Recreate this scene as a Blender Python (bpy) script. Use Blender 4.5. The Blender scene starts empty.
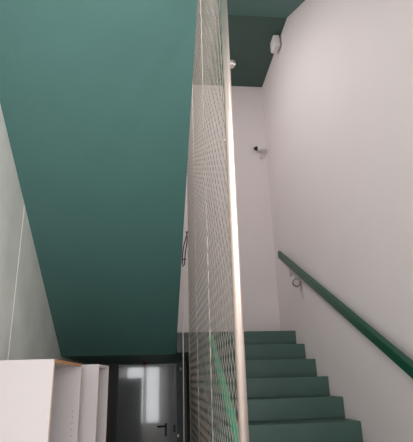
import bpy, bmesh, math, random
from math import radians, sin, cos, pi, tan
from mathutils import Vector, Matrix
random.seed(4)
S = bpy.context.scene
C = S.collection
EYE = 1.70          # eye height over the lower floor; shapes below are written relative to the eye level

# ---------------------------------------------------------------- materials
def mat(name, col, rough=.6, metal=0.0, var=.06, scale=6.0, bump=0.0, bscale=60.0, spec=.5, coat=0.0):
    m = bpy.data.materials.new(name); m.use_nodes = True
    nt = m.node_tree; b = nt.nodes['Principled BSDF']
    b.inputs['Roughness'].default_value = rough
    b.inputs['Metallic'].default_value = metal
    b.inputs['Specular IOR Level'].default_value = spec
    b.inputs['Coat Weight'].default_value = coat
    tc = nt.nodes.new('ShaderNodeTexCoord')
    n = nt.nodes.new('ShaderNodeTexNoise'); n.inputs['Scale'].default_value = scale; n.inputs['Detail'].default_value = 4
    nt.links.new(tc.outputs['Object'], n.inputs['Vector'])
    r = nt.nodes.new('ShaderNodeValToRGB')
    r.color_ramp.elements[0].position = .3; r.color_ramp.elements[1].position = .7
    r.color_ramp.elements[0].color = tuple(c*(1-var) for c in col)+(1,)
    r.color_ramp.elements[1].color = tuple(min(1, c*(1+var)) for c in col)+(1,)
    nt.links.new(n.outputs['Fac'], r.inputs['Fac']); nt.links.new(r.outputs['Color'], b.inputs['Base Color'])
    if bump:
        n2 = nt.nodes.new('ShaderNodeTexNoise'); n2.inputs['Scale'].default_value = bscale
        nt.links.new(tc.outputs['Object'], n2.inputs['Vector'])
        bp = nt.nodes.new('ShaderNodeBump'); bp.inputs['Strength'].default_value = bump; bp.inputs['Distance'].default_value = .004
        nt.links.new(n2.outputs['Fac'], bp.inputs['Height']); nt.links.new(bp.outputs['Normal'], b.inputs['Normal'])
    return m

def srgb(r, g, b):
    f = lambda v: (v/255/12.92 if v/255 <= .04045 else ((v/255+.055)/1.055)**2.4)
    return (f(r), f(g), f(b))

M_white = mat('white_wall_paint', srgb(222, 211, 210), .75, var=.015, scale=2, bump=.15, bscale=90)
M_conc = mat('bare_concrete', srgb(226, 224, 216), .85, var=.10, scale=2.6, bump=.3, bscale=40)
M_body = mat('grey_stair_concrete', srgb(120, 118, 110), .8, var=.08, scale=4)
M_joint = mat('joint_sealant', srgb(238, 234, 220), .8, var=.03)
M_teal = mat('teal_soffit_paint', srgb(80, 120, 114), .55, var=.02, scale=3, bump=.15, bscale=70)
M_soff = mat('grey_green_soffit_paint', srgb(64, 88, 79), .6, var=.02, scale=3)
M_step = mat('dark_green_floor_paint', srgb(64, 90, 82), .5, var=.05, scale=5, bump=.2, bscale=50)
M_floor = mat('pale_grey_floor', srgb(200, 197, 191), .6, var=.06)
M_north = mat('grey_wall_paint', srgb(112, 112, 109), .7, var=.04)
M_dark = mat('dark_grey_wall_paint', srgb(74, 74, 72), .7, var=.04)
M_door = mat('dark_grey_gloss_door', srgb(142, 146, 146), .10, var=.02, coat=.6)
M_frame = mat('door_frame_grey', srgb(104, 106, 106), .65, var=.02)
M_black = mat('black_plastic_and_shade', srgb(18, 18, 19), .4, var=.02)
M_rail = mat('green_rail_lacquer', srgb(10, 72, 51), .34, var=.03, scale=9)
M_railin = mat('lit_green_rail_lacquer', srgb(46, 158, 118), .4, var=.03, scale=9)  # rail green lightened, the light on the inner rail put into the colour
M_steel = mat('brushed_stainless', srgb(230, 213, 204), .45, metal=1, var=.03, scale=20)
M_wire = mat('stainless_wire', srgb(176, 167, 156), .42, metal=.7, var=.05, scale=30)
M_cable = mat('dull_steel_cable', srgb(214, 204, 194), .5, metal=.4, var=.05)
M_lam = mat('white_melamine', srgb(192, 183, 182), .5, var=.01)
M_lamgrey = mat('pale_melamine', srgb(204, 194, 192), .5, var=.01)
M_edge = mat('raw_chipboard_edge', srgb(164, 118, 82), .85, var=.2, scale=60)
M_band = mat('pale_edge_band', srgb(208, 188, 172), .7, var=.08, scale=40)
M_hole = mat('drilled_hole_dark', srgb(60, 52, 48), .9)
M_plastic = mat('white_plastic', srgb(225, 220, 216), .4, var=.02)
M_grey = mat('grey_bracket_paint', srgb(184, 175, 171), .5, var=.03)
M_ring = mat('dark_rosette_rim', srgb(70, 70, 68), .4, var=.03)
M_red = mat('red_plastic', srgb(120, 22, 30), .35, var=.03)
M_alu = mat('window_frame_grey', srgb(120, 122, 124), .4, var=.03)

# ---------------------------------------------------------------- helpers
def empty(name, loc, label=None, cat=None, group=None, rz=0):
    o = bpy.data.objects.new(name, None); C.objects.link(o); o.empty_display_size = .1
    o.location = loc; o.rotation_euler = (0, 0, rz)
    tag(o, label, cat, group); return o
def tag(o, label=None, cat=None, group=None, kind=None):
    if label: o['label'] = label
    if cat: o['category'] = cat
    if group: o['group'] = group
    if kind: o['kind'] = kind
    return o
def obj(name, bm, mats, parent=None, smooth=False, bevel=0, loc=None):
    """link bm as one mesh object; its coordinates are absolute (eye frame), or local to loc / to a parent"""
    me = bpy.data.meshes.new(name)
    bmesh.ops.recalc_face_normals(bm, faces=bm.faces)
    bm.to_mesh(me); bm.free()
    for m in (mats if isinstance(mats, (list, tuple)) else [mats]): me.materials.append(m)
    if smooth:
        for p in me.polygons: p.use_smooth = True
    o = bpy.data.objects.new(name, me); C.objects.link(o)
    if parent: o.parent = parent
    if loc is not None: o.location = loc
    if bevel:
        b = o.modifiers.new('bevel', 'BEVEL'); b.width = bevel; b.segments = 2; b.limit_method = 'ANGLE'
        b.angle_limit = radians(40)
    return o
def recentre(o):
    """put a top-level mesh's origin at the middle of its base"""
    vs = [v.co for v in o.data.vertices]
    c = Vector(((min(v.x for v in vs)+max(v.x for v in vs))/2, (min(v.y for v in vs)+max(v.y for v in vs))/2, min(v.z for v in vs)))
    o.data.transform(Matrix.Translation(-c)); o.location = c
    return o
def struct(name, bm, mats, bevel=0):
    return tag(recentre(obj(name, bm, mats, bevel=bevel)), kind='structure')
def box(bm, x0, x1, y0, y1, z0, z1, mi=0):
    vs = [bm.verts.new((x, y, z)) for x in (x0, x1) for y in (y0, y1) for z in (z0, z1)]
    for f in ((0,1,3,2), (4,6,7,5), (0,4,5,1), (2,3,7,6), (0,2,6,4), (1,5,7,3)):
        bm.faces.new([vs[i] for i in f]).material_index = mi
    return bm
def B(*a): return box(bmesh.new(), *a)
def prism(pts, x0, x1, bm=None, mi=0):
    """polygon of (y, z) points extruded along x"""
    bm = bm or bmesh.new()
    a = [bm.verts.new((x0, y, z)) for y, z in pts]; b = [bm.verts.new((x1, y, z)) for y, z in pts]
    n = len(pts)
    bm.faces.new(a).material_index = mi; bm.faces.new(b[::-1]).material_index = mi
    for i in range(n): bm.faces.new((a[i], b[i], b[(i+1) % n], a[(i+1) % n])).material_index = mi
    return bm
def tube(bm, p, q, r, n=12, mi=0, caps=True, r2=None):
    p, q = Vector(p), Vector(q); d = (q-p).normalized()
    u = d.orthogonal().normalized(); v = d.cross(u)
    r2 = r if r2 is None else r2
    A = [bm.verts.new(p+(u*cos(2*pi*i/n)+v*sin(2*pi*i/n))*r) for i in range(n)]
    D = [bm.verts.new(q+(u*cos(2*pi*i/n)+v*sin(2*pi*i/n))*r2) for i in range(n)]
    for i in range(n): bm.faces.new((A[i], A[(i+1) % n], D[(i+1) % n], D[i])).material_index = mi
    if caps:
        bm.faces.new(A[::-1]).material_index = mi; bm.faces.new(D).material_index = mi
    return bm
def polytube(bm, pts, r, n=6, mi=0):
    """tube swept along a polyline"""
    P = [Vector(p) for p in pts]; rings = []
    u = None
    for i, p in enumerate(P):
        d = (P[min(i+1, len(P)-1)]-P[max(i-1, 0)]).normalized()
        u = d.orthogonal().normalized() if u is None else (u-d*u.dot(d)).normalized()
        v = d.cross(u)
        rings.append([bm.verts.new(p+(u*cos(2*pi*k/n)+v*sin(2*pi*k/n))*r) for k in range(n)])
    for a, b in zip(rings, rings[1:]):
        for k in range(n): bm.faces.new((a[k], a[(k+1) % n], b[(k+1) % n], b[k])).material_index = mi
    bm.faces.new(rings[0][::-1]); bm.faces.new(rings[-1])
    return bm

# ---------------------------------------------------------------- dimensions (metres, eye frame)
XL, XR = -1.0, 1.5
FLOOR = -EYE
RISE, GO, SL = .160, .2935, .5454
Y1, Z1 = 5.041, .498            # nosing of the half landing
YB = 5.654                      # back wall of the half landing
ZU = 4.03                       # soffit of the next half landing
YD = 7.40                       # door wall under the landing
YS = -.95                       # wall behind the camera
XF = .40                        # inner side of the right flight
XE = .215                       # inner side of the left flight
XN = .335                       # plane of the net
SOF = lambda y: .297+(5.26-y)*SL   # underside of the left flight
ROOF = 5.4

# ---------------------------------------------------------------- the setting
struct('floor', B(XL-.2, XR+.2, YS-.2, YD+.2, FLOOR-.2, FLOOR), M_floor)
struct('ceiling', B(XL-.2, XR+.2, YS-.2, YB+.3, ROOF, ROOF+.2), M_white)
# left concrete wall with a window over the left flight and a joint between two panels
WY0, WY1, WZ0, WZ1 = 2.3, 4.25, 2.9, 5.0
bm = bmesh.new()
JY = 3.423
for a, b, c, d in ((YS-.2, JY-.009, FLOOR, WZ0), (JY+.009, YD+.2, FLOOR, WZ0), (YS-.2, WY0, WZ0, ROOF), (WY1, YD+.2, WZ0, ROOF), (WY0, WY1, WZ1, ROOF)):
    box(bm, XL-.2, XL, a, b, c, d)
struct('wall_left', bm, M_conc)
struct('trim_1', B(XL-.1, XL+.003, JY-.009, JY+.009, FLOOR, SOF(JY)-.002), M_joint)
bm = bmesh.new()
for a, b, c, d in ((WY0, WY1, WZ0, WZ0+.06), (WY0, WY1, WZ1-.06, WZ1), (WY0, WY0+.06, WZ0, WZ1), (WY1-.06, WY1, WZ0, WZ1), ((WY0+WY1)/2-.03, (WY0+WY1)/2+.03, WZ0, WZ1)):
    box(bm, XL-.14, XL-.07, a, b, c, d)
struct('window_1', bm, M_alu)
RY0, RY1, RZ0, RZ1 = -.7, 1.3, -.5, 1.7
bm = bmesh.new()
for a, b, c, d in ((YS-.2, RY0, FLOOR, ROOF), (RY1, YD+.2, FLOOR, ROOF), (RY0, RY1, FLOOR, RZ0), (RY0, RY1, RZ1, ROOF)):
    box(bm, XR, XR+.2, a, b, c, d)
struct('wall_right', bm, M_white)
bm = bmesh.new()
for a, b, c, d in ((RY0, RY1, RZ0, RZ0+.06), (RY0, RY1, RZ1-.06, RZ1), (RY0, RY0+.06, RZ0, RZ1), (RY1-.06, RY1, RZ0, RZ1), (.27, .33, RZ0, RZ1)):
    box(bm, XR+.07, XR+.14, a, b, c, d)
struct('window_added', bm, M_alu)  # unseen window, added to brighten the left wall, soffit and cabinets
struct('wall_back', B(XL, XR, YB, YB+.2, Z1, ROOF), M_white)
# door wall under the landing
DX0, DX1, DT = -.555, .325, .262
bm = bmesh.new()
box(bm, XL, DX0-.06, YD, YD+.2, FLOOR, .295); box(bm, DX1+.07, XR, YD, YD+.2, FLOOR, .295)
box(bm, DX0-.06, DX1+.07, YD, YD+.2, DT+.05, .295)
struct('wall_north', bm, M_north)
# wall behind the camera with a tall window
WINS = ((-.95, .16, -1.2, 1.0),)
bm = bmesh.new()
box(bm, XL, -.95, YS-.2, YS, FLOOR, ROOF); box(bm, .16, XR, YS-.2, YS, FLOOR, ROOF)
box(bm, -.95, .16, YS-.2, YS, FLOOR, -1.2); box(bm, -.95, .16, YS-.2, YS, 1.0, ROOF)
struct('wall_south', bm, M_white)
bm = bmesh.new()
for a, b, c, d in ((-.95, -.90, -1.2, 1.0), (.11, .16, -1.2, 1.0), (-.95, .16, -1.2, -1.15), (-.95, .16, .95, 1.0), (-.39, -.29, -1.2, 1.0)):
    box(bm, a, b, YS-.12, YS-.05, c, d)
struct('window_2', bm, M_alu)
# slabs: floor over the camera, the half landing, the next half landing
bm = B(XL, XE+.05, YS, .60, 2.50, 2.74); box(bm, XE+.05, XR, YS, 1.45, 2.50, 2.74)
struct('ceiling_entrance', bm, M_teal)
bm = B(XE+.002, XR, Y1, YD, .295, Z1-.012); box(bm, XF, XR, Y1-.012, Y1, .33, Z1-.0121, 1); box(bm, XE+.002, XF, Y1-.012, Y1, .2955, Z1-.0121, 2); box(bm, XE+.002, XR, Y1-.012, YB, Z1-.012, Z1, 1)  # landing edge beside the well is coloured black for the shade there
box(bm, XL, XE+.002, 5.2625, YD, .295, Z1-.012); box(bm, XL, XE+.002, 5.2625, YB, Z1-.012, Z1, 1)
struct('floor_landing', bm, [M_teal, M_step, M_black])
KY = 4.285
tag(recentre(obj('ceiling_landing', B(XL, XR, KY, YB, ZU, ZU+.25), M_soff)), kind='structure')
# closing wall under the landing on the right
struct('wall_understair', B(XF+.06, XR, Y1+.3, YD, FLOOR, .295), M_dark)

# ---------------------------------------------------------------- right flight
t = empty('stair_flight', ((XF+XR)/2, 1.2, FLOOR), 'dark green painted flight of steps climbing away along the white wall', 'stairs')
def child(name, bm, mats, par, **k):
    bmesh.ops.translate(bm, vec=-Vector(par.location), verts=bm.verts)
    return obj(name, bm, mats, par, **k)
ny = lambda i: Y1-GO*i
nz = lambda i: Z1-RISE*i
pts = [(Y1+.28, FLOOR)]
pts.append((Y1+.28, Z1-.22)); pts.append((Y1, Z1-.22))
pts = [(Y1-.012, FLOOR), (Y1-.012, Z1-.0125)]
for i in range(1, 14):
    pts[-1:] = pts[-1:]
body = [(Y1-.013, FLOOR), (Y1-.013, nz(1)-RISE)]
for i in range(2, 14):
    body.append((ny(i-1), nz(i)-.0)); body.append((ny(i-1), nz(i)-RISE))
body = [(Y1-.013, FLOOR), (Y1-.013, nz(2))]
for i in range(2, 14):
    body += [(ny(i-1), nz(i)), (ny(i-1), nz(i+1) if i < 13 else FLOOR)]
child('stair_body', prism(body, XF+.004, XR-.003), M_body, t)
for i in range(1, 14):
    child('step', B(XF, XR-.002, ny(i), ny(i-1)-.0005, nz(i)-RISE+.0005 if i < 13 else FLOOR, nz(i)), M_step, t, bevel=.005)

# ---------------------------------------------------------------- left flight, seen from below
t = empty('stair_flight', ((XL+XE)/2, Y1+.16, Z1), 'flight overhead on the left, its broad teal underside sloping down to the landing', 'stairs')
lo = .62
soff = [(5.262, .297), (lo, SOF(lo)), (lo, SOF(lo)+.14), (5.262-.14, .297+.2)]
child('soffit_slab', prism([(5.262, .2965), (lo, SOF(lo)), (lo, SOF(lo)+.16), (5.20, .2965+.2)], XL+.001, XE), M_teal, t)
fy = lambda i: 5.20-GO*i
for i in range(0, 14):
    y0, y1, z0, z1 = fy(i+1), fy(i), Z1+RISE*i, Z1+RISE*(i+1)
    lowz = min(SOF(y1)+.165, z1-.02)
    child('step', prism([(y1, max(Z1 if i == 0 else lowz, SOF(y1)+.10)), (y1, z1), (y0, z1), (y0, SOF(y0)+.10)], XL+.002, XE), M_step, t)
# ---------------------------------------------------------------- next right flight overhead
t = empty('stair_flight', ((XF+XR)/2, KY, ZU), 'upper flight seen from below, grey green underside rising to the top landing', 'stairs')
lo2 = 1.45
UP = lambda y: ZU-(KY-y)*SL
child('soffit_slab', prism([(KY, ZU), (lo2, UP(lo2)), (lo2, UP(lo2)+.22), (KY, ZU+.22)], XF, XR-.001), M_teal, t)
for i in range(0, 9):
    y1 = KY-GO*i-.03; z1 = ZU+.22+.09-RISE*i
    child('step', prism([(y1, UP(y1)+.2), (y1, z1), (y1-GO, z1), (y1-GO, UP(y1-GO)+.2)], XF+.001, XR-.002), M_step, t)

# ---------------------------------------------------------------- handrails
def rail(name, xc, w, h, ya, za, yb, zb, m, label, ch):
    """bar of chamfered section between two (y, z) points of its top line, ends cut plumb"""
    bm = bmesh.new()
    prof = [(-w/2, ch), (-w/2+ch, 0), (w/2-ch, 0), (w/2, ch), (w/2, h-ch*.6), (w/2-ch*.6, h), (-w/2+ch*.6, h), (-w/2, h-ch*.6)]
    A = [bm.verts.new((xc+x, ya, za-d)) for x, d in prof]; D = [bm.verts.new((xc+x, yb, zb-d)) for x, d in prof]
    n = len(prof)
    for i in range(n): bm.faces.new((A[i], A[(i+1) % n], D[(i+1) % n], D[i]))
    bm.faces.new(A[::-1]); bm.faces.new(D)
    t = empty(name, (xc, ya, za-h), label, 'handrail')
    child('rail_bar', bm, m, t, bevel=.003)
    return t
zr = lambda y: 1.436+(y-5.17)*.5262
hr = rail('handrail', 1.43, .05, .098, 5.165, zr(5.165), 1.0, zr(1.0), M_rail, 'dark green handrail bar fixed to the white wall on the right', .02)
for k, y in enumerate((4.67, 2.3, 1.42)):
    zb = zr(y)-.098
    if k == 0:
        bm = B(XR-.008, XR, y+.20, y+.38, zb+.02, zb+.16)
        child('wall_plate', bm, M_grey, hr, bevel=.002)
        bm = B(XR-.012, XR, 4.625, 4.635, .775, .95)
        child('cover_strip', bm, M_grey, hr)
    bm = bmesh.new(); tube(bm, (1.452, y+.02, zb-.125), (1.448, y-.005, zb-.125), .043, 28)
    ro = child('rosette', bm, M_ring, hr)
    bm = bmesh.new(); tube(bm, (1.448, y-.0045, zb-.125), (1.4475, y-.008, zb-.125), .034, 28)
    rr = obj('rosette_cap', bm, M_grey, ro); rr.data.transform(Matrix.Translation(-Vector(hr.location)))
    bm = bmesh.new(); polytube(bm, [(XR-.001, y+.015, zb-.125), (1.47, y+.012, zb-.115), (1.44, y+.012, zb-.06), (1.43, y+.01, zb+.02)], .008, 8)
    child('bracket_arm', bm, M_grey, hr, smooth=True)
zi = lambda y: -.281+(y-2.461)*.5600
h2 = rail('handrail', .405, .042, .04, 3.56, zi(3.56), 1.0, zi(1.0), M_railin, 'green handrail coloured as lit, glimpsed through the wire net beside the post', .012)
for y in (1.909,):
    child('rail_clip', B(XN+.017, .40, y-.008, y+.008, zi(y)-.032, zi(y)-.018), M_railin, h2, bevel=.002)

# ---------------------------------------------------------------- net in the stair well
net = empty('safety_net', (XN, 1.909, FLOOR), 'tall stainless wire net stretched up the stair well between the flights', 'safety net')
NY0, NY1, NZ0 = 1.915, 4.85, FLOOR+.03
def ztop(y): return ROOF-.02 if y < KY-.03 else ZU-.02
w, h = .085, .12
bm = bmesh.new()
k = h/w
# each family z = c + s*k*y, clipped to the net's outline
def clip(c, s):
    lo_, hi_ = NY0, NY1
    ys = [y for y in (NY0, KY-.03, NY1)]
    segs = []
    for a, b, zt in ((NY0, KY-.03, ROOF-.02), (KY-.03, NY1, ZU-.02)):
        ya, yb = sorted(((NZ0-c)/(s*k), (zt-c)/(s*k)))
        ya, yb = max(ya, a), min(yb, b)
        if yb-ya > .01: segs.append((ya, yb))
    return segs
for s in (1, -1):
    span = [NZ0-s*k*NY0, NZ0-s*k*NY1, ROOF-s*k*NY0, ROOF-s*k*NY1]
    c = min(span)
    while c < max(span):
        for ya, yb in clip(c, s):
            tube(bm, (XN+.0012*s, ya, c+s*k*ya), (XN+.0012*s, yb, c+s*k*yb), .0017, 4, caps=False)
        c += h
child('wire_mesh', bm, M_wire, net)
bm = bmesh.new(); tube(bm, (XN-.001, 1.909, FLOOR), (XN-.001, 1.909, ROOF-.001), 0.0194, 28, caps=True)
p = child('post', bm, M_steel, net, smooth=True); tag(p, 'thick brushed steel tube')
for y in (2.97, 3.9, 4.85):
    bm = bmesh.new(); tube(bm, (XN, y, FLOOR), (XN, y, ztop(y)+.01), .004 if y > 4 else .0032, 8)
    child('tension_cable', bm, M_cable, net, smooth=True)
bm = bmesh.new(); tube(bm, (XN-.026, 1.95, 1.083), (XN+.022, 1.936, 1.10), .0034, 6)
tag(recentre(obj('cable_tie', bm, M_plastic)), 'pale cable tie tail sticking out of the steel post at sensor height', 'cable tie')
bm = bmesh.new(); tube(bm, (XN+.012, 1.94, 1.520), (XN+.052, 1.94, 1.512), .0034, 6)
tag(recentre(obj('cable_tie', bm, M_plastic)), 'pale cable tie tail near the top of the steel post', 'cable tie')
# single cable on the left flight's inner side
bm = bmesh.new(); tube(bm, (.278, 4.95, FLOOR), (.278, 4.95, ZU), .0062, 8)
tag(recentre(obj('steel_cable', bm, M_plastic, smooth=True)), 'single pale vertical cable between the dark doorway and the net', 'cable')
# black strap looped to the net's edge
bm = bmesh.new()
polytube(bm, [(.335, 4.93, 1.572), (.316, 4.93, 1.50), (.296, 4.93, 1.43), (.283, 4.93, 1.36), (.277, 4.93, 1.28), (.275, 4.93, 1.22), (.286, 4.93, 1.185), (.300, 4.93, 1.21), (.302, 4.93, 1.27), (.312, 4.93, 1.36), (.328, 4.93, 1.45), (.333, 4.93, 1.54)], .006, 8)
tube(bm, (.28, 4.93, 1.265), (.318, 4.93, 1.268), .006, 8)
tube(bm, (.322, 4.932, 1.575), (.348, 4.918, 1.572), .012, 8)
tag(recentre(obj('strap', bm, M_black, smooth=True)), 'black looped strap hanging at the left edge of the net', 'strap')

# ---------------------------------------------------------------- cabinets
def cabinet(loc, rz, w, d, hgt, label, edge, holes, th=.018):
    """open cabinet: x = depth (front at 0, back at -d), y = width from the near side"""
    t = empty('cabinet', loc, label, 'cabinet', rz=rz)
    bm = B(-d, 0, 0, th, 0, hgt-th*.0)
    def panel(name, bm, m, strip):
        box(bm, *strip, 1)
        return obj(name, bm, [m, M_band if name == 'side_panel' else edge, M_hole], t)
    panel('side_panel', B(-d, -.001, 0, th, 0, hgt), M_lam, (-.001, .0005, .0005, th-.0005, 0, hgt))
    bm = B(-d, -.001, w-th, w, 0, hgt)
    for j in range(50 if holes else 0):
        z = hgt-.26-.032*j
        if z < .1: break
        for xo in (-.033,): tube(bm, (xo, w-th+.0005, z), (xo, w-th-.0008, z), .0024, 8, mi=2)
    panel('side_panel', bm, M_lam, (-.001, .0005, w-th+.0005, w-.0005, 0, hgt))
    panel('top_panel', B(-d, -.001, th, w-th, hgt-th, hgt-.0005), M_lam, (-.001, .0005, th, w-th, hgt-th, hgt-.0005))
    panel('bottom_panel', B(-d, -.001, th, w-th, .06, .06+th), M_lam, (-.001, .0005, th, w-th, .06, .06+th))
    obj('back_panel', B(-d, -d+.006, th, w-th, .06+th, hgt-th), M_lam, t)
    obj('plinth', B(-.06, -.045, th, w-th, 0, .06), M_lam, t)
    return t
bm = None
cabinet((-.479, 2.356, FLOOR), radians(-4.2), .595, .46, EYE+.12, 'nearest white cabinet with a raw brown top edge, open towards the doorway', M_edge, True)
cabinet((-.352, 3.077, FLOOR), radians(-6.5), .30, .56, EYE+.12, 'narrower white cabinet standing behind the one with the brown edge', M_lamgrey, False)

# ---------------------------------------------------------------- door under the landing
d = empty('door_1', ((DX0+DX1)/2, YD, FLOOR)); tag(d, kind='structure')
dl = child('door_leaf', B(DX0+.002, DX1-.012, YD-.012, YD+.035, FLOOR+.008, DT), M_door, d, bevel=.002)
bm = bmesh.new()
box(bm, DX0-.06, DX0, YD-.03, YD+.06, FLOOR, DT+.05); box(bm, DX1-.01, DX1+.07, YD-.03, YD+.06, FLOOR, DT+.05); box(bm, DX0, DX1-.01, YD-.03, YD+.06, DT+.003, DT+.05)
child('door_frame', bm, M_frame, d, bevel=.003)
bm = B(.135, .168, YD-.022, YD-.011, -.73, -.555)
hd = child('door_handle', bm, M_black, d, bevel=.004)
bm = bmesh.new(); tube(bm, (.150, YD-.02, -.595), (.150, YD-.06, -.595), .010, 10); tube(bm, (.160, YD-.055, -.595), (.03, YD-.055, -.595), .011, 10)
lv = obj('lever', bm, M_black, hd, smooth=True); lv.data.transform(Matrix.Translation(-Vector(d.location)))
child('lock_cylinder', B(.262, .294, YD-.03, YD-.0115, -.68, -.58), M_black, d, bevel=.006)
child('strike_plate', B(.318, .34, YD-.036, YD-.029, -.745, -.705), M_steel, d, bevel=.003)
child('door_contact', B(.36, .385, YD-.045, YD-.029, .17, .215), M_plastic, d, bevel=.003)
bm = bmesh.new(); bmesh.ops.create_uvsphere(bm, u_segments=16, v_segments=10, radius=.032, matrix=Matrix.Translation((-.161, 7.0, .278)))
box(bm, -.196, -.126, 6.965, 7.035, .285, .2955)
tag(recentre(obj('alarm_light', bm, M_red, smooth=False)), 'small red light on the landing underside above the dark door', 'light')

# ---------------------------------------------------------------- things on the walls at the top
# white box high on the right wall
t = empty('emergency_light', (1.5, 4.63, 3.86), 'white box high on the right wall just under the dark ceiling', 'emergency light')
child('housing', B(1.395, 1.478, 4.55, 4.72, 3.86, 4.02), M_plastic, t, bevel=.018)
child('mounting_base', B(1.476, 1.4995, 4.58, 4.69, 3.88, 4.0), M_grey, t, bevel=.004)
# round detector on the ceiling
t = empty('smoke_detector', (.95, 5.13, ZU), 'small round white detector on the dark ceiling beside the post top', 'smoke detector')
bm = bmesh.new(); tube(bm, (.97, 5.13, ZU), (.97, 5.13, ZU-.02), .055, 24); child('base', bm, M_grey, t)
bm = bmesh.new(); tube(bm, (.97, 5.13, ZU-.02), (.97, 5.13, ZU-.075), .055, 24, r2=.036); child('cap', bm, M_plastic, t, bevel=.006)
# small sensor in the corner
t = empty('security_camera', (1.38, YB, 2.99), 'small white wall sensor with a black eye near the back corner', 'camera')
bm = bmesh.new(); tube(bm, (1.345, YB-.06, 2.995), (1.43, YB-.045, 3.005), .036, 20); child('body', bm, M_plastic, t, bevel=.008)
bm = bmesh.new(); tube(bm, (1.346, YB-.06, 2.995), (1.312, YB-.065, 2.99), .034, 20, r2=.022); child('lens', bm, M_black, t)
bm = bmesh.new(); tube(bm, (1.40, YB+.001, 3.0), (1.40, YB-.05, 3.0), .016, 12); child('wall_arm', bm, M_plastic, t)
bm = bmesh.new(); polytube(bm, [(1.42, YB-.05, 2.985), (1.415, YB-.045, 2.94), (1.40, YB-.03, 2.89), (1.395, YB-.02, 2.86)], .008, 8); child('cable', bm, M_grey, t, smooth=True)

# ---------------------------------------------------------------- light: daylight through two windows, fill through an added third
def area(name, loc, rot, sx, sy, power, col=(1, 1, 1)):
    l = bpy.data.lights.new(name, 'AREA'); l.shape = 'RECTANGLE'; l.size = sx; l.size_y = sy; l.energy = power; l.color = col
    o = bpy.data.objects.new(name, l); C.objects.link(o); o.location = loc; o.rotation_euler = rot
    return o
area('daylight', (XL-.16, (WY0+WY1)/2, (WZ0+WZ1)/2), (0, radians(-90), 0), WZ1-WZ0, WY1-WY0, 104, (1, .97, .96))
for (a, b, c, d), p in zip(WINS, (66,)):
    area('daylight', ((a+b)/2, YS-.15, (c+d)/2), (radians(90), 0, 0), b-a, d-c, p, (.97, .98, 1))
area('daylight', (XR+.16, (RY0+RY1)/2, (RZ0+RZ1)/2), (0, radians(90), 0), RZ1-RZ0, RY1-RY0, 85, (.98, .98, 1))  # fill light behind the added right-hand window
wd = bpy.data.worlds.new('sky'); S.world = wd; wd.use_nodes = True
wd.node_tree.nodes['Background'].inputs['Color'].default_value = (.85, .92, 1, 1)
wd.node_tree.nodes['Background'].inputs['Strength'].default_value = 1.0

# ---------------------------------------------------------------- camera
cam = bpy.data.cameras.new('camera'); co = bpy.data.objects.new('camera', cam); C.objects.link(co)
cam.sensor_fit = 'HORIZONTAL'; cam.sensor_width = 36; cam.lens = 466.03/413*36; cam.clip_start = .02
ya, pi_, ro = radians(6.39278922), radians(19.01767865), radians(-1.57133521)
fwd = Vector((sin(ya)*cos(pi_), cos(ya)*cos(pi_), sin(pi_))); right = Vector((cos(ya), -sin(ya), 0)); up = right.cross(fwd)
r2 = right*cos(ro)+up*sin(ro); u2 = -right*sin(ro)+up*cos(ro)
co.matrix_world = Matrix(((r2.x, u2.x, -fwd.x, 0), (r2.y, u2.y, -fwd.y, 0), (r2.z, u2.z, -fwd.z, 0), (0, 0, 0, 1)))
S.camera = co
for o in S.objects:
    g = {'cabinet': 'white open cabinets under the stair', 'stair_flight': 'green stair flights', 'cable_tie': 'cable ties on the steel post', 'handrail': 'green handrails'}.get(o.name.split('.')[0])
    if g and o.parent is None: o['group'] = g
# floor at z = 0
for o in S.objects:
    if o.parent is None: o.location.z += EYE
S.view_settings.view_transform = 'Standard'; S.view_settings.look = 'None'
S.view_settings.gamma = 1; S.view_settings.use_curve_mapping = False
S.view_settings.exposure = 0.0
